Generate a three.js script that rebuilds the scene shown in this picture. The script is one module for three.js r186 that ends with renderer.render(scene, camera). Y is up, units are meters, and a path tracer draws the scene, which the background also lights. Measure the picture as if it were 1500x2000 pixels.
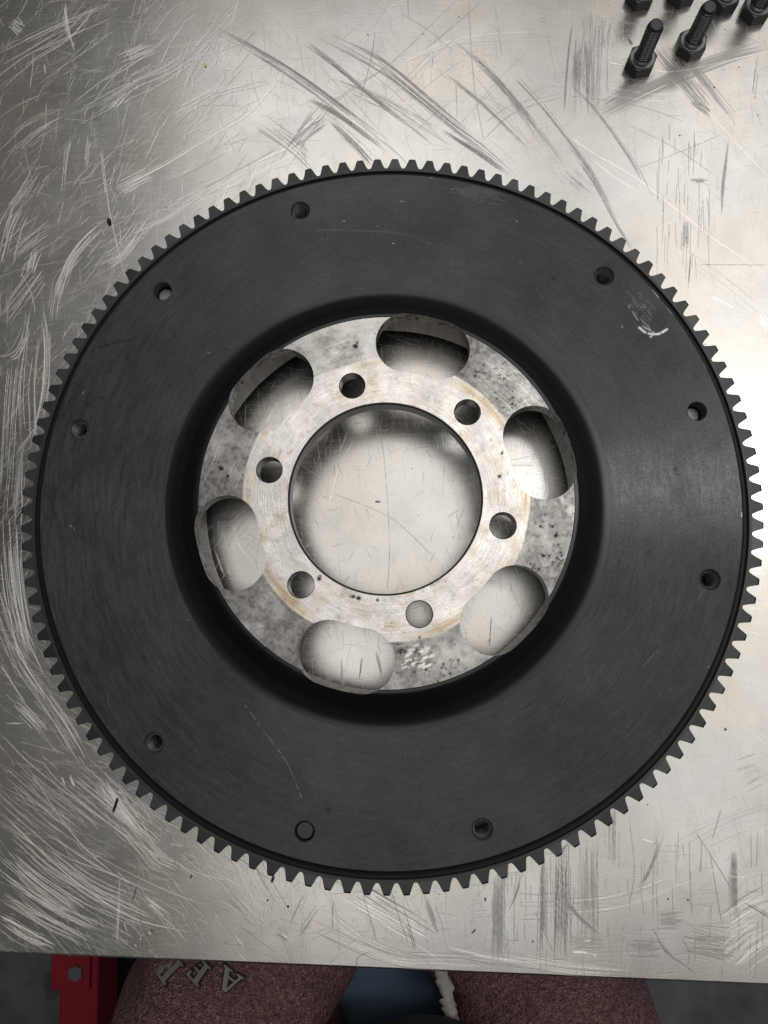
import * as THREE from 'three';
import { RectAreaLightUniformsLib } from 'three/addons/lights/RectAreaLightUniformsLib.js';
import { RoundedBoxGeometry } from 'three/addons/geometries/RoundedBoxGeometry.js';
import { FontLoader } from 'three/addons/loaders/FontLoader.js';
import { TextGeometry } from 'three/addons/geometries/TextGeometry.js';
import { mergeGeometries, toCreasedNormals } from 'three/addons/utils/BufferGeometryUtils.js';
import { Brush, Evaluator, SUBTRACTION } from 'three-bvh-csg';

// ------------------------------------------------------------------ camera, light, exposure
const scene = new THREE.Scene();
const mm = 0.001;
const V = (x, y, z) => new THREE.Vector3(x, y, z);
const RIGHT = V(0.99915428, -0.03313480, 0.02434763), UP = V(0.02850559, 0.13143469, -0.99091491), FWD = V(-0.02963365, -0.99077092, -0.13226806);
const EYE = V(0.00963, 0.379364, 0.05241), FOCAL = 1502;
const camera = new THREE.PerspectiveCamera(2 * Math.atan(1000 / FOCAL) * 180 / Math.PI, 0.75, 0.02, 30);
camera.position.copy(EYE); camera.up.copy(UP); camera.lookAt(EYE.clone().add(FWD)); scene.add(camera);
const renderer = new THREE.WebGLRenderer({ antialias: true });
renderer.toneMapping = THREE.LinearToneMapping; renderer.toneMappingExposure = 1.0;
renderer.shadowMap.enabled = true;
RectAreaLightUniformsLib.init();
scene.background = new THREE.Color().setRGB(0.07, 0.072, 0.078);   // the dim rest of the workshop

const LAMPS = { y: 1.52, at: [[-0.08, -1.02, 0.92, 1.18, 1.75], [0.90, -1.02, 0.8, 1.18, 1.75], [-0.03, 0.22, 0.84, 1.30, 1.35], [0.90, 0.42, 0.8, 0.9, 1.35], [-1.10, -1.02, 0.92, 1.18, 0.035], [-1.10, 0.42, 0.92, 0.9, 0.035]], tube: [0.95, -0.26, 1.2, 0.14, 13] };   // wide dim panels and one bright strip under the ceiling: x, z, width, depth, strength
for (const [x, z, w, d, L] of [...LAMPS.at, LAMPS.tube]) {
  const l = new THREE.RectAreaLight(new THREE.Color().setRGB(1, 0.977, 0.948), L, w, d);
  l.position.set(x, LAMPS.y - 0.012, z); l.lookAt(x, -5, z); l.castShadow = true; l.name = 'ceiling_lamp_light';
  scene.add(l);
}

// a photo pixel and a height give a point
const at = (u, v, y = 0) => {
  const d = RIGHT.clone().multiplyScalar((u - 750) / FOCAL).addScaledVector(UP, -(v - 1000) / FOCAL).add(FWD);
  return EYE.clone().addScaledVector(d, (y - EYE.y) / d.y);
};

// ------------------------------------------------------------------ helpers
const creased = (g, a) => { g.scale(1000, 1000, 1000); const r = toCreasedNormals(g, a); r.scale(0.001, 0.001, 0.001); return r; };   // that helper merges points closer than 1 cm, so work in millimetres
let seed = 20240611;
const rnd = () => { seed = (seed * 1664525 + 1013904223) >>> 0; return seed / 4294967296; };
const gauss = () => (rnd() + rnd() + rnd() + rnd() - 2) * 1.0;
const clamp = (x, a = 0, b = 1) => Math.min(b, Math.max(a, x));
const smooth = (a, b, x) => { const t = clamp((x - a) / (b - a)); return t * t * (3 - 2 * t); };
const HASH = new Float32Array(65536); for (let i = 0; i < 65536; i++) HASH[i] = rnd();
const hsh = (x, y) => HASH[((x & 255) + ((y & 255) << 8)) & 65535];
function noise(x, y) {
  const xi = Math.floor(x), yi = Math.floor(y); let fx = x - xi, fy = y - yi; fx *= fx * (3 - 2 * fx); fy *= fy * (3 - 2 * fy);
  const a = hsh(xi, yi), b = hsh(xi + 1, yi), c = hsh(xi, yi + 1), d = hsh(xi + 1, yi + 1);
  return a + (b - a) * fx + (c - a) * fy + (a - b - c + d) * fx * fy;
}
const fbm = (x, y, o = 4) => { let s = 0, a = 0.5, t = 0; for (let i = 0; i < o; i++) { s += a * noise(x, y); t += a; a *= 0.5; x = x * 2.03 + 17.1; y = y * 2.03 + 9.7; } return s / t; };
function texture(n, fn, srgb) {            // fn(i, j, out) -> r, g, b in 0..1
  const data = new Uint8Array(n * n * 4), o = [0, 0, 0];
  for (let j = 0; j < n; j++) for (let i = 0; i < n; i++) {
    fn(i, j, o); const k = (j * n + i) * 4;
    for (let c = 0; c < 3; c++) data[k + c] = clamp(o[c]) * 255 + 0.5; data[k + 3] = 255;
  }
  const t = new THREE.DataTexture(data, n, n); t.magFilter = THREE.LinearFilter; t.minFilter = THREE.LinearMipmapLinearFilter; t.generateMipmaps = true;
  t.wrapS = t.wrapT = THREE.MirroredRepeatWrapping; if (srgb) t.colorSpace = THREE.SRGBColorSpace; t.needsUpdate = true; return t;
}
const taken = {};
const numbered = n => { taken[n] = (taken[n] ?? -1) + 1; return taken[n] ? `${n}_${String(taken[n]).padStart(3, '0')}` : n; };
function thing(name, label, category, group) { const g = new THREE.Group(); g.name = numbered(name); g.userData = { label, category }; if (group) g.userData.group = group; scene.add(g); return g; }
function part(name, geo, mat, parent, label) { const m = new THREE.Mesh(geo, mat); m.name = name; m.castShadow = m.receiveShadow = true; if (label) m.userData.label = label; parent.add(m); return m; }
function solo(name, geo, mat, label, category, group) { const m = part(numbered(name), geo, mat, scene); m.userData = { label, category }; if (group) m.userData.group = group; return m; }
function struct(name, geo, mat) { const m = part(name, geo, mat, scene); m.userData.kind = 'structure'; return m; }
const lin = (r, g, b) => new THREE.Color().setRGB(r, g, b);
const std = (c, rough, metal = 0, more = {}) => new THREE.MeshStandardMaterial({ color: c, roughness: rough, metalness: metal, ...more });
const phys = (c, rough, metal = 0, more = {}) => new THREE.MeshPhysicalMaterial({ color: c, roughness: rough, metalness: metal, ...more });

// ------------------------------------------------------------------ ceiling with its lamp, floor
{
  const cm = std(lin(0.72, 0.71, 0.69), 0.95);
  const c = new THREE.BoxGeometry(7, 0.1, 7); struct('ceiling', c, cm).position.set(0, 1.68, 0);
  const glow = std(lin(0.8, 0.8, 0.8), 0.6); glow.emissive = lin(1, 0.965, 0.9); glow.emissiveIntensity = 0.1;
  const makeLamp = (name, label, category, group, [x, z, w, d]) => {
    const lamp = thing(name, label, category, group); lamp.position.set(x, LAMPS.y, z);
    part('housing', new RoundedBoxGeometry(w + 0.04, 0.05, d + 0.04, 3, 0.01), std(lin(0.7, 0.7, 0.7), 0.5), lamp).position.y = 0.03;
    part('diffuser', new THREE.BoxGeometry(w, 0.006, d), glow, lamp).position.y = 0.001;
    for (const s of [-1, 1]) part('hanger', new THREE.CylinderGeometry(0.006, 0.006, 0.08, 8), std(lin(0.5, 0.5, 0.5), 0.4, 1), lamp).position.set(s * w * 0.3, 0.09, 0);
  };
  for (const a of LAMPS.at) makeLamp('ceiling_lamp', a[4] > 0.5 ? 'wide white lamp panel hanging beside the bright strip light' : 'wide dim lamp panel hanging away from the strip light', 'lamp', a[4] > 0.5 ? 'bright lamp panels under the ceiling' : 'dim lamp panels under the ceiling', a);
  makeLamp('strip_light', 'long bright strip light hanging between the wide lamp panels', 'lamp', undefined, LAMPS.tube);
  const FN = 512;
  const fmap = texture(FN, (i, j, o) => { const n = fbm(i / 40, j / 40, 5), m = fbm(i / 9 + 50, j / 9, 3); const v = 0.40 + (n - 0.5) * 0.28 + (m - 0.5) * 0.10 - (fbm(i / 22 + 90, j / 22, 3) > 0.68 ? 0.06 : 0); o[0] = v * 0.97; o[1] = v; o[2] = v * 1.02; }, true);
  fmap.repeat.set(6, 6);
  const f = new THREE.BoxGeometry(7, 0.1, 7); struct('floor', f, std(lin(1, 1, 1), 0.85, 0, { map: fmap })).position.set(0, -0.95, 0);
}

// ------------------------------------------------------------------ bench top: scratched sheet metal
const TN = 2048, TX = -0.285, TZ = -0.335, TS = 0.57, PXM = TN / TS;
const SC_H = new Float32Array(TN * TN), SC_R = new Float32Array(TN * TN), SC_D = new Float32Array(TN * TN), SC_B = new Float32Array(TN * TN);   // height, roughness, dark residue, freshly bared metal
function splat(x, y, w, dh, dr, dd, db = 0) {
  const r = Math.max(1, Math.ceil(w * 1.6)), xi = Math.round(x), yi = Math.round(y), k = 1 / (w * w);
  for (let j = -r; j <= r; j++) { const yy = yi + j; if (yy < 0 || yy >= TN) continue;
    for (let i = -r; i <= r; i++) { const xx = xi + i; if (xx < 0 || xx >= TN) continue;
      const g = Math.exp(-((xx - x) ** 2 + (yy - y) ** 2) * k * 1.4); if (g < 0.05) continue; const q = yy * TN + xx;
      if (dh * g > SC_H[q]) SC_H[q] = dh * g; if (dr * g > SC_R[q]) SC_R[q] = dr * g; if (dd * g > SC_D[q]) SC_D[q] = dd * g; if (db * g > SC_B[q]) SC_B[q] = db * g; } }
}
const px = ([u, v]) => { const p = at(u, v, 0); return [(p.x - TX) * PXM, (p.z - TZ) * PXM]; };
function scratch(pts, o = {}) {                      // pts in photo pixels, laid on the table plane
  let { w = 0.9, h = 0.5, r = 0.25, d = 0, broken = 0.15, jitter = 0 } = o, b = h >= 0.45 && !d ? Math.min(1, h) : h * 0.3; if (b > 0.4) { const k = smooth(180, 520, (pts[0][0] + pts[pts.length - 1][0]) / 2); h *= 1 - 0.75 * k; r *= 1 - 0.72 * k; }   // shallow bright scores on that side
  const q = pts.map(px).map(([x, y]) => new THREE.Vector3(x + gauss() * jitter, y + gauss() * jitter, 0));
  const c = new THREE.CatmullRomCurve3(q, false, 'centripetal'), L = c.getLength(), n = Math.max(2, Math.ceil(L / 0.7)), s0 = rnd() * 500;
  for (let i = 0; i <= n; i++) {
    const t = i / n, p = c.getPoint(t), e = Math.min(1, t * 9 + 0.15, (1 - t) * 7 + 0.1), f = noise(s0 + t * L / 16, 3.3), g = f < broken ? 0.25 : 1;
    splat(p.x, p.y, Math.max(0.6, w * (w > 1.2 ? 0.7 : 0.5) * (0.7 + 0.5 * noise(s0 + t * L / 40, 8))), h * e * g * (0.6 + 0.6 * f), r * e * g, d * e * g, b * e * g);
  }
}
function bundle(pts, n, spread, o = {}) {            // near-parallel strokes
  n = Math.ceil(n * (o.d ? 0.9 : 1.0)); if (!o.d) spread *= 1.25; for (let k = 0; k < n; k++) {
    const s = gauss() * spread, a = rnd() * 0.35, b = 1 - rnd() * 0.35, m = [];
    const dx = pts[pts.length - 1][0] - pts[0][0], dy = pts[pts.length - 1][1] - pts[0][1], l = Math.hypot(dx, dy), nx = -dy / l, ny = dx / l, tilt = gauss() * spread * 0.35;
    for (let i = 0; i < 4; i++) { const t = (a + (b - a) * i / 3) * (pts.length - 1), j = Math.min(pts.length - 2, Math.floor(t)), f = t - j, u = pts[j][0] + (pts[j + 1][0] - pts[j][0]) * f, v = pts[j][1] + (pts[j + 1][1] - pts[j][1]) * f, z = s + tilt * (i / 3 - 0.5); m.push([u + nx * z, v + ny * z]); }
    scratch(m, { ...o, w: (o.w ?? 0.8) * (0.7 + rnd() * 0.6), h: (o.h ?? 0.4) * (0.4 + rnd() * 0.9), r: (o.r ?? 0.2) * (0.4 + rnd() * 0.9) });
  }
}
function tableScratches() {
  // fine random handling marks all over, leaning the way they do in each zone
  for (let k = 0; k < 9000; k++) {
    const u = -40 + rnd() * 1580, v = -60 + rnd() * 2000, left = u < 480;
    let a = left ? (v < 1150 ? -0.9 + gauss() * 0.8 : 0.65 + gauss() * 0.4) : rnd() < 0.5 ? 1.5 + gauss() * 0.35 : gauss() * 1.6;
    const l = 8 + rnd() * rnd() * (left ? 130 : 100), b = gauss() * 0.12;
    scratch([[u, v], [u + Math.cos(a) * l * 0.5, v + Math.sin(a) * l * 0.5], [u + Math.cos(a + b) * l, v + Math.sin(a + b) * l]], { w: 0.6 + rnd() * 0.25, h: left ? 0.12 + rnd() * rnd() * 0.7 : 0.05 + rnd() * rnd() * 0.3, r: left ? 0.1 + rnd() * rnd() * 0.6 : 0.05 + rnd() * 0.2 });
  }
  for (let k = 0; k < 900; k++) { const u = rnd() * 1500, v = -40 + rnd() * 1960; const p = px([u, v]); splat(p[0], p[1], 0.7 + rnd() * 0.8, 0.3 * rnd(), 0.3 * rnd(), rnd() < 0.25 ? 0.8 * rnd() : 0); }
  const hi = { w: 1.0, h: 0.8, r: 0.75, broken: 0.06 }, md = { w: 0.85, h: 0.6, r: 0.5, broken: 0.12 }, dk = { w: 0.85, h: 0.22, r: 0.42, d: 0.34 }, dk2 = { w: 0.72, h: 0.16, r: 0.34, d: 0.24 };
  // left top: bright sweeping scratches
  scratch([[228, 369], [320, 323], [420, 262], [480, 226], [524, 180], [556, 137]], { w: 1.9, h: 1.0, r: 0.8, broken: 0 });
  scratch([[232, 362], [330, 312], [430, 250], [500, 205]], md);
  bundle([[300, 360], [380, 322], [475, 272]], 7, 9, md); bundle([[240, 460], [330, 420], [400, 372], [520, 330]], 9, 14, hi); bundle([[330, 420], [440, 360], [600, 275]], 6, 16, md);
  bundle([[135, 235], [200, 208], [268, 160], [330, 140], [392, 92], [450, 25]], 12, 10, md); bundle([[140, 205], [185, 165], [255, 128], [330, 72], [350, 50]], 4, 5, md);
  bundle([[225, 120], [270, 100], [312, 82]], 10, 9, hi); scratch([[258, 146], [297, 124]], hi); bundle([[215, 215], [255, 172]], 6, 6, hi);
  bundle([[0, 125], [100, 75], [230, 15]], 9, 16, md); bundle([[0, 190], [70, 130], [150, 80], [215, 0]], 6, 22, md); bundle([[350, 170], [380, 100], [470, 0]], 8, 14, md);
  bundle([[125, -10], [131, 50], [147, 108]], 5, 3, hi); bundle([[86, 115], [90, 150]], 2, 2, hi); bundle([[20, 40], [45, 60]], 9, 12, hi);
  scratch([[200, 292], [212, 400], [222, 450], [246, 548]], hi); scratch([[197, 295], [206, 380]], hi);
  bundle([[110, 590], [130, 520], [165, 470], [215, 425]], 10, 10, hi); bundle([[95, 640], [110, 545], [150, 490]], 7, 10, md); bundle([[120, 400], [130, 300], [140, 260]], 6, 8, md); bundle([[170, 330], [175, 260]], 4, 5, md);
  bundle([[0, 430], [40, 385], [75, 330]], 10, 14, md); bundle([[0, 305], [70, 245], [130, 215]], 9, 14, md); bundle([[0, 520], [20, 440], [40, 400]], 9, 12, hi); bundle([[20, 520], [60, 480], [120, 440]], 12, 22, md);
  scratch([[40, 530], [60, 570], [70, 610]], md); bundle([[0, 640], [60, 560], [90, 520]], 10, 18, md); bundle([[75, 480], [50, 540]], 8, 12, hi);
  bundle([[190, 520], [240, 495], [300, 410]], 10, 14, hi); bundle([[230, 375], [300, 340]], 14, 12, { ...hi, w: 0.7 });
  bundle([[330, 230], [400, 195], [480, 135]], 7, 8, md); bundle([[370, 203], [460, 175], [540, 160]], 6, 7, md);
  // left edge beside the teeth
  bundle([[88, 600], [95, 660], [90, 760], [60, 900]], 8, 10, hi); bundle([[60, 620], [30, 690], [0, 700]], 5, 8, hi); bundle([[60, 600], [40, 760], [45, 900]], 10, 20, md); bundle([[50, 850], [40, 960], [38, 1040]], 9, 14, md);
  bundle([[30, 700], [20, 800], [10, 1000]], 10, 14, md); bundle([[20, 1000], [30, 1150], [60, 1300]], 14, 16, hi); bundle([[0, 1120], [30, 1220], [80, 1330]], 16, 20, md); bundle([[10, 1250], [60, 1330], [110, 1400]], 10, 16, hi);
  // left bottom: long strokes running down to the right
  scratch([[0, 1432], [60, 1492], [160, 1570], [260, 1640], [358, 1701]], hi); scratch([[50, 1490], [120, 1600], [170, 1660], [222, 1706]], hi);
  scratch([[0, 1583], [80, 1662], [160, 1730], [260, 1792], [372, 1820]], { ...hi, w: 1.4 }); scratch([[0, 1568], [60, 1620], [120, 1668], [200, 1700], [270, 1728]], hi);
  scratch([[0, 1788], [50, 1814], [108, 1846]], { ...hi, w: 2.0, h: 1 }); scratch([[0, 1600], [120, 1690], [215, 1755]], hi); scratch([[75, 1590], [180, 1665], [330, 1740], [400, 1765]], md);
  bundle([[0, 1660], [70, 1720], [170, 1785]], 30, 26, hi); bundle([[0, 1720], [90, 1780], [210, 1840]], 34, 26, hi); bundle([[0, 1790], [50, 1825], [110, 1850]], 16, 12, hi); bundle([[60, 1640], [180, 1730], [330, 1800]], 26, 32, md);
  bundle([[20, 1360], [60, 1400], [90, 1432]], 12, 9, hi); bundle([[80, 1350], [130, 1420], [170, 1490]], 14, 16, md); bundle([[150, 1500], [230, 1570], [330, 1650]], 20, 24, md); bundle([[120, 1515], [128, 1536]], 3, 1.5, hi); bundle([[134, 1513], [145, 1538]], 4, 2, hi);
  bundle([[200, 1520], [240, 1580], [285, 1640]], 18, 10, hi); bundle([[280, 1750], [330, 1790]], 12, 8, hi); bundle([[240, 1600], [310, 1680], [360, 1700]], 14, 24, md); bundle([[10, 1410], [55, 1412]], 3, 2, hi); bundle([[0, 1500], [70, 1560], [180, 1640]], 24, 40, md);
  scratch([[273, 1650], [273, 1710], [274, 1870]], { ...dk, w: 0.7 }); scratch([[318, 1610], [314, 1650]], dk); bundle([[235, 1700], [225, 1870]], 3, 3, md);
  // top middle: dark rubbed bands
  bundle([[398, 42], [500, 92], [580, 145], [650, 195], [705, 238], [800, 315]], 12, 4, dk); bundle([[400, 55], [510, 112], [600, 172], [680, 235]], 8, 3, dk2);
  bundle([[588, 79], [640, 115], [712, 178], [790, 240], [870, 305]], 9, 3.5, dk); bundle([[618, 66], [720, 112], [800, 178], [880, 245], [960, 300], [1005, 345]], 16, 9, dk); bundle([[640, 62], [740, 110], [830, 185], [930, 270]], 7, 5, dk2);
  bundle([[596, 193], [640, 212], [690, 246], [760, 300]], 30, 5, { ...dk, d: 0.2 }); bundle([[560, 290], [610, 250], [640, 228]], 16, 12, dk2); bundle([[500, 240], [570, 290], [620, 340]], 12, 18, dk2); bundle([[640, 235], [700, 290], [730, 325]], 12, 7, dk);
  bundle([[858, 250], [920, 290], [1000, 345]], 20, 6, dk); bundle([[875, 72], [960, 145], [1040, 240], [1105, 330]], 12, 5, dk); bundle([[862, 138], [950, 208], [1040, 300]], 6, 3, dk); bundle([[900, 80], [1000, 190], [1090, 330]], 10, 6, dk2);
  bundle([[990, 136], [1060, 210], [1155, 335], [1200, 420]], 10, 5, dk); bundle([[620, 140], [760, 200], [900, 290]], 9, 24, dk2); bundle([[540, 330], [600, 240], [640, 190]], 5, 14, dk2);
  scratch([[830, 95], [880, 55], [943, 0]], dk); scratch([[560, 330], [650, 205], [760, 125], [890, 0]], dk2); scratch([[500, 322], [580, 262], [655, 196]], hi); bundle([[500, 320], [600, 280]], 4, 6, hi);
  scratch([[770, 132], [860, 86], [960, 66], [1062, 62]], md); scratch([[780, 125], [900, 85], [1080, 78]], { ...md, h: 0.3, r: 0.3 }); scratch([[944, 272], [1000, 222], [1110, 184]], dk); scratch([[945, 240], [1000, 205], [1110, 180]], dk2);
  scratch([[732, 60], [725, 110], [700, 205]], dk); scratch([[846, 100], [843, 132]], dk); scratch([[796, -5], [797, 32]], dk); scratch([[965, 0], [980, 110]], dk2); scratch([[1056, 0], [1088, 165]], dk2); scratch([[915, -5], [925, 160], [945, 280]], dk2); scratch([[890, 160], [892, 230]], dk2);
  for (let k = 0; k < 26; k++) { const u = 620 + rnd() * 480, v = 10 + rnd() * 280, l = 60 + rnd() * 160, a = rnd() < 0.6 ? 0.75 + gauss() * 0.2 : -0.7 + gauss() * 0.25; scratch([[u, v], [u + Math.cos(a) * l * 0.5, v + Math.sin(a) * l * 0.5 - 4], [u + Math.cos(a) * l, v + Math.sin(a) * l]], { ...dk2, d: 0.06 }); }
  // top right: hatching, crossing bands and long bright lines
  bundle([[1160, 18], [1158, 120]], 34, 30, { ...dk2, w: 0.7 }); bundle([[1150, 60], [1146, 240]], 44, 28, { ...dk2, w: 0.8 }); bundle([[1130, 70], [1126, 190]], 24, 10, dk); bundle([[1120, 25], [1108, 120], [1100, 240]], 6, 3, dk);
  bundle([[1150, 232], [1230, 190], [1320, 150], [1420, 108], [1520, 86]], 36, 11, { ...dk2, w: 1.0 }); bundle([[1160, 215], [1240, 170], [1290, 150]], 20, 12, dk2);
  scratch([[1278, 136], [1300, 140], [1345, 135], [1420, 118], [1510, 98]], { ...hi, w: 1.5 }); scratch([[1183, 170], [1240, 179], [1290, 184], [1328, 179]], hi); scratch([[1178, 184], [1230, 191], [1278, 197], [1325, 190]], hi); scratch([[1190, 122], [1228, 129]], { ...hi, w: 1.6 }); scratch([[1195, 149], [1250, 157], [1290, 160]], md);
  bundle([[1282, 90], [1330, 150], [1390, 222]], 26, 9, dk); bundle([[1300, 85], [1350, 130], [1440, 240]], 18, 8, dk2); bundle([[1350, 195], [1390, 225]], 14, 6, dk);
  scratch([[1285, 135], [1385, 222], [1440, 282], [1505, 350]], { ...hi, w: 0.9 }); scratch([[1095, 255], [1165, 302], [1240, 346], [1310, 400], [1400, 470], [1505, 540]], hi); scratch([[1155, 310], [1200, 345], [1245, 374]], hi);
  bundle([[1095, 145], [1160, 210], [1240, 320], [1282, 405]], 5, 2.5, dk); bundle([[1095, 268], [1150, 335], [1200, 430], [1245, 505]], 8, 4, dk); bundle([[1100, 330], [1160, 380]], 10, 12, dk);
  bundle([[1425, 270], [1412, 350], [1408, 425]], 8, 2, dk); scratch([[1100, 185], [1180, 195], [1260, 210], [1342, 240]], dk2); scratch([[1240, 330], [1330, 295], [1410, 262]], dk2); scratch([[1220, 240], [1320, 290], [1400, 345]], dk2); bundle([[1480, 110], [1468, 200]], 3, 4, dk);
  for (let k = 0; k < 46; k++) { const u = 1280 + rnd() * 110, v = 230 + rnd() * 270; scratch([[u, v], [u + gauss() * 3, v + 20 + rnd() * 60]], dk2); } bundle([[1345, 355], [1385, 352]], 8, 5, dk); bundle([[1340, 430], [1338, 495]], 14, 7, dk); bundle([[1350, 480], [1343, 575]], 4, 2, dk);
  scratch([[1390, 578], [1432, 600]], hi); scratch([[1360, 516], [1505, 517]], { ...hi, h: 0.35 }); bundle([[1480, 610], [1500, 640]], 5, 10, hi); bundle([[1300, 470], [1420, 560], [1510, 640]], 5, 18, { ...dk2, d: 0.05 });
  // right side
  for (let k = 0; k < 40; k++) { const u = 1380 + rnd() * 130, v = 500 + rnd() * 900, a = 1.2 + gauss() * 0.9, l = 40 + rnd() * 110; scratch([[u, v], [u + Math.cos(a) * l, v + Math.sin(a) * l]], { ...dk2, d: 0.04, r: 0.16 }); }
  // seen through the hub: faint marks
  scratch([[733, 790], [750, 900], [760, 1080], [755, 1160]], { ...dk2, w: 0.7 }); scratch([[640, 960], [760, 1010], [860, 1100]], { ...dk2, w: 0.6 }); scratch([[690, 860], [660, 920], [640, 990]], md); scratch([[680, 840], [664, 880]], hi); bundle([[540, 780], [515, 830]], 4, 6, md); bundle([[960, 1190], [955, 1280]], 2, 1, dk); bundle([[668, 1285], [666, 1345]], 3, 3, dk); bundle([[708, 1270], [700, 1345]], 3, 2, dk); bundle([[735, 1265], [750, 1330]], 3, 5, dk2);
  bundle([[420, 1070], [440, 1130]], 5, 3, hi); scratch([[455, 1020], [465, 1060], [485, 1090]], hi); for (let k = 0; k < 26; k++) { const u = 590 + rnd() * 330, v = 860 + rnd() * 280, a = rnd() * 3; scratch([[u, v], [u + Math.cos(a) * 26, v + Math.sin(a) * 26]], { ...dk2, d: 0.12, w: 0.6 }); }
  // bottom middle
  scratch([[655, 1742], [720, 1785], [800, 1835], [868, 1880]], { ...hi, w: 1.4 }); bundle([[690, 1740], [760, 1780], [850, 1830]], 26, 16, hi); bundle([[630, 1770], [720, 1840], [830, 1880]], 12, 10, md); bundle([[600, 1800], [760, 1870], [960, 1880]], 12, 12, md); bundle([[860, 1850], [960, 1875], [1100, 1890]], 10, 8, hi);
  scratch([[765, 1745], [782, 1800], [797, 1842]], dk); scratch([[708, 1745], [735, 1838]], dk); bundle([[785, 1770], [820, 1880]], 3, 3, dk); scratch([[650, 1760], [648, 1815]], dk); scratch([[570, 1795], [590, 1750]], dk); scratch([[697, 1900], [697, 1872], [722, 1858]], dk); bundle([[620, 1770], [575, 1835]], 3, 4, dk2);
  bundle([[480, 1620], [500, 1700], [560, 1800]], 8, 20, md); bundle([[540, 1820], [570, 1840]], 8, 6, hi); bundle([[460, 1820], [480, 1850]], 6, 6, hi); bundle([[830, 1740], [860, 1830]], 8, 14, dk2); bundle([[640, 1745], [750, 1738]], 4, 3, md);
  // bottom right: vertical rub marks with bright nicks
  bundle([[972, 1690], [968, 1890]], 60, 10, { ...dk, d: 0.14 }); bundle([[1060, 1660], [1058, 1880]], 20, 7, dk); bundle([[1100, 1650], [1098, 1890]], 36, 18, dk); bundle([[1150, 1630], [1150, 1860]], 40, 18, dk2); bundle([[1196, 1560], [1196, 1700]], 14, 8, dk2); bundle([[1085, 1690], [1110, 1640], [1100, 1800]], 4, 4, dk);
  scratch([[1228, 1595], [1238, 1700], [1230, 1765]], dk); bundle([[1300, 1612], [1270, 1700], [1232, 1760]], 5, 3, dk); bundle([[1020, 1690], [1010, 1740], [992, 1780]], 5, 3, dk); scratch([[1045, 1780], [1080, 1860]], dk); bundle([[1095, 1745], [1130, 1790], [1175, 1830]], 9, 4, dk);
  bundle([[1265, 1800], [1300, 1860], [1370, 1912]], 5, 3, dk); scratch([[1330, 1830], [1345, 1860], [1342, 1890]], dk); scratch([[1355, 1620], [1400, 1690], [1430, 1740]], dk); scratch([[1385, 1660], [1410, 1810]], dk); bundle([[1430, 1660], [1434, 1800]], 40, 7, { ...dk, d: 0.16 }); bundle([[1450, 1760], [1505, 1795]], 6, 6, dk); scratch([[1408, 1580], [1390, 1640]], dk);
  bundle([[1280, 1800], [1340, 1798]], 40, 16, { ...dk, d: 0.12 }); bundle([[1110, 1840], [1190, 1842]], 36, 16, { ...dk2, d: 0.12 }); bundle([[1220, 1850], [1300, 1850]], 20, 16, dk2); bundle([[1330, 1830], [1440, 1850]], 24, 30, dk2);
  bundle([[1420, 1880], [1460, 1840], [1510, 1810]], 40, 24, hi); bundle([[1410, 1800], [1450, 1770], [1510, 1745]], 16, 16, hi); bundle([[1405, 1710], [1450, 1712], [1505, 1700]], 6, 4, hi); bundle([[1060, 1770], [1200, 1760], [1400, 1690]], 6, 14, md); bundle([[950, 1860], [1100, 1890], [1250, 1900]], 12, 8, md); bundle([[1000, 1760], [1200, 1762]], 8, 10, { ...md, h: 0.3, r: 0.3 });
  bundle([[1300, 1660], [1400, 1600], [1500, 1560]], 6, 30, { ...md, h: 0.3, r: 0.3 }); scratch([[1118, 1858], [1140, 1859], [1165, 1866]], { w: 3, h: 0.8, r: 0.3, broken: 0.4 }); scratch([[1140, 1838], [1152, 1836]], { ...hi, w: 2 }); scratch([[1255, 1638], [1276, 1645]], { ...hi, w: 1.6 }); bundle([[1440, 1530], [1500, 1500]], 10, 20, { ...md, h: 0.4 });
  for (let k = 0; k < 70; k++) { const u = 950 + rnd() * 540, v = 1620 + rnd() * 260; scratch([[u, v], [u + gauss() * 3, v + 20 + rnd() * 80]], dk2); }
  for (let k = 0; k < 60; k++) { const u = 900 + rnd() * 560, v = 1650 + rnd() * 230; scratch([[u, v], [u + 20 + rnd() * 40, v + gauss() * 4]], { ...md, h: 0.35, r: 0.3 }); }
  // ink marks and specks of dirt
  scratch([[229, 1559], [225, 1572], [220, 1586]], { w: 3.2, h: 0, r: 0.3, d: 1.4, broken: 0 }); scratch([[374, 1709], [371, 1714]], { w: 2.2, h: 0, r: 0.3, d: 1.2, broken: 0 }); scratch([[266, 1730], [262, 1748], [257, 1758]], { w: 1.4, h: 0.2, r: 0.3, d: 0.9 }); scratch([[534, 1712], [530, 1722]], { w: 3, h: 0, r: 0.3, d: 1.2 });
  scratch([[921, 1822], [928, 1815]], { w: 2.4, h: 0, r: 0.3, d: 0.9 }); scratch([[947, 1753], [947, 1759]], { w: 2.2, h: 0, r: 0.3, d: 1.2 }); scratch([[1226, 74], [1233, 86]], { w: 4.5, h: 0, r: 0.3, d: 0.5 }); scratch([[733, 979], [741, 980]], { w: 2.2, h: 0, r: 0.3, d: 1.2 });
  for (const [u, v, w] of [[1415, 57, 1], [1443, 131, 1.2], [1416, 1424, 2], [1343, 1757, 1.6], [1304, 1755, 1.4], [685, 240, 1.5], [718, 67, 1.4], [896, 33, 1.4], [256, 159, 1.4], [324, 405, 1.4], [1394, 170, 1.6], [562, 1770, 2], [522, 1758, 1.5], [1327, 264, 1.4], [1480, 224, 1.2], [1040, 1838, 1.4]]) { const p = px([u, v]); splat(p[0], p[1], w, 0, 0.3, 1.3); }
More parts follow.
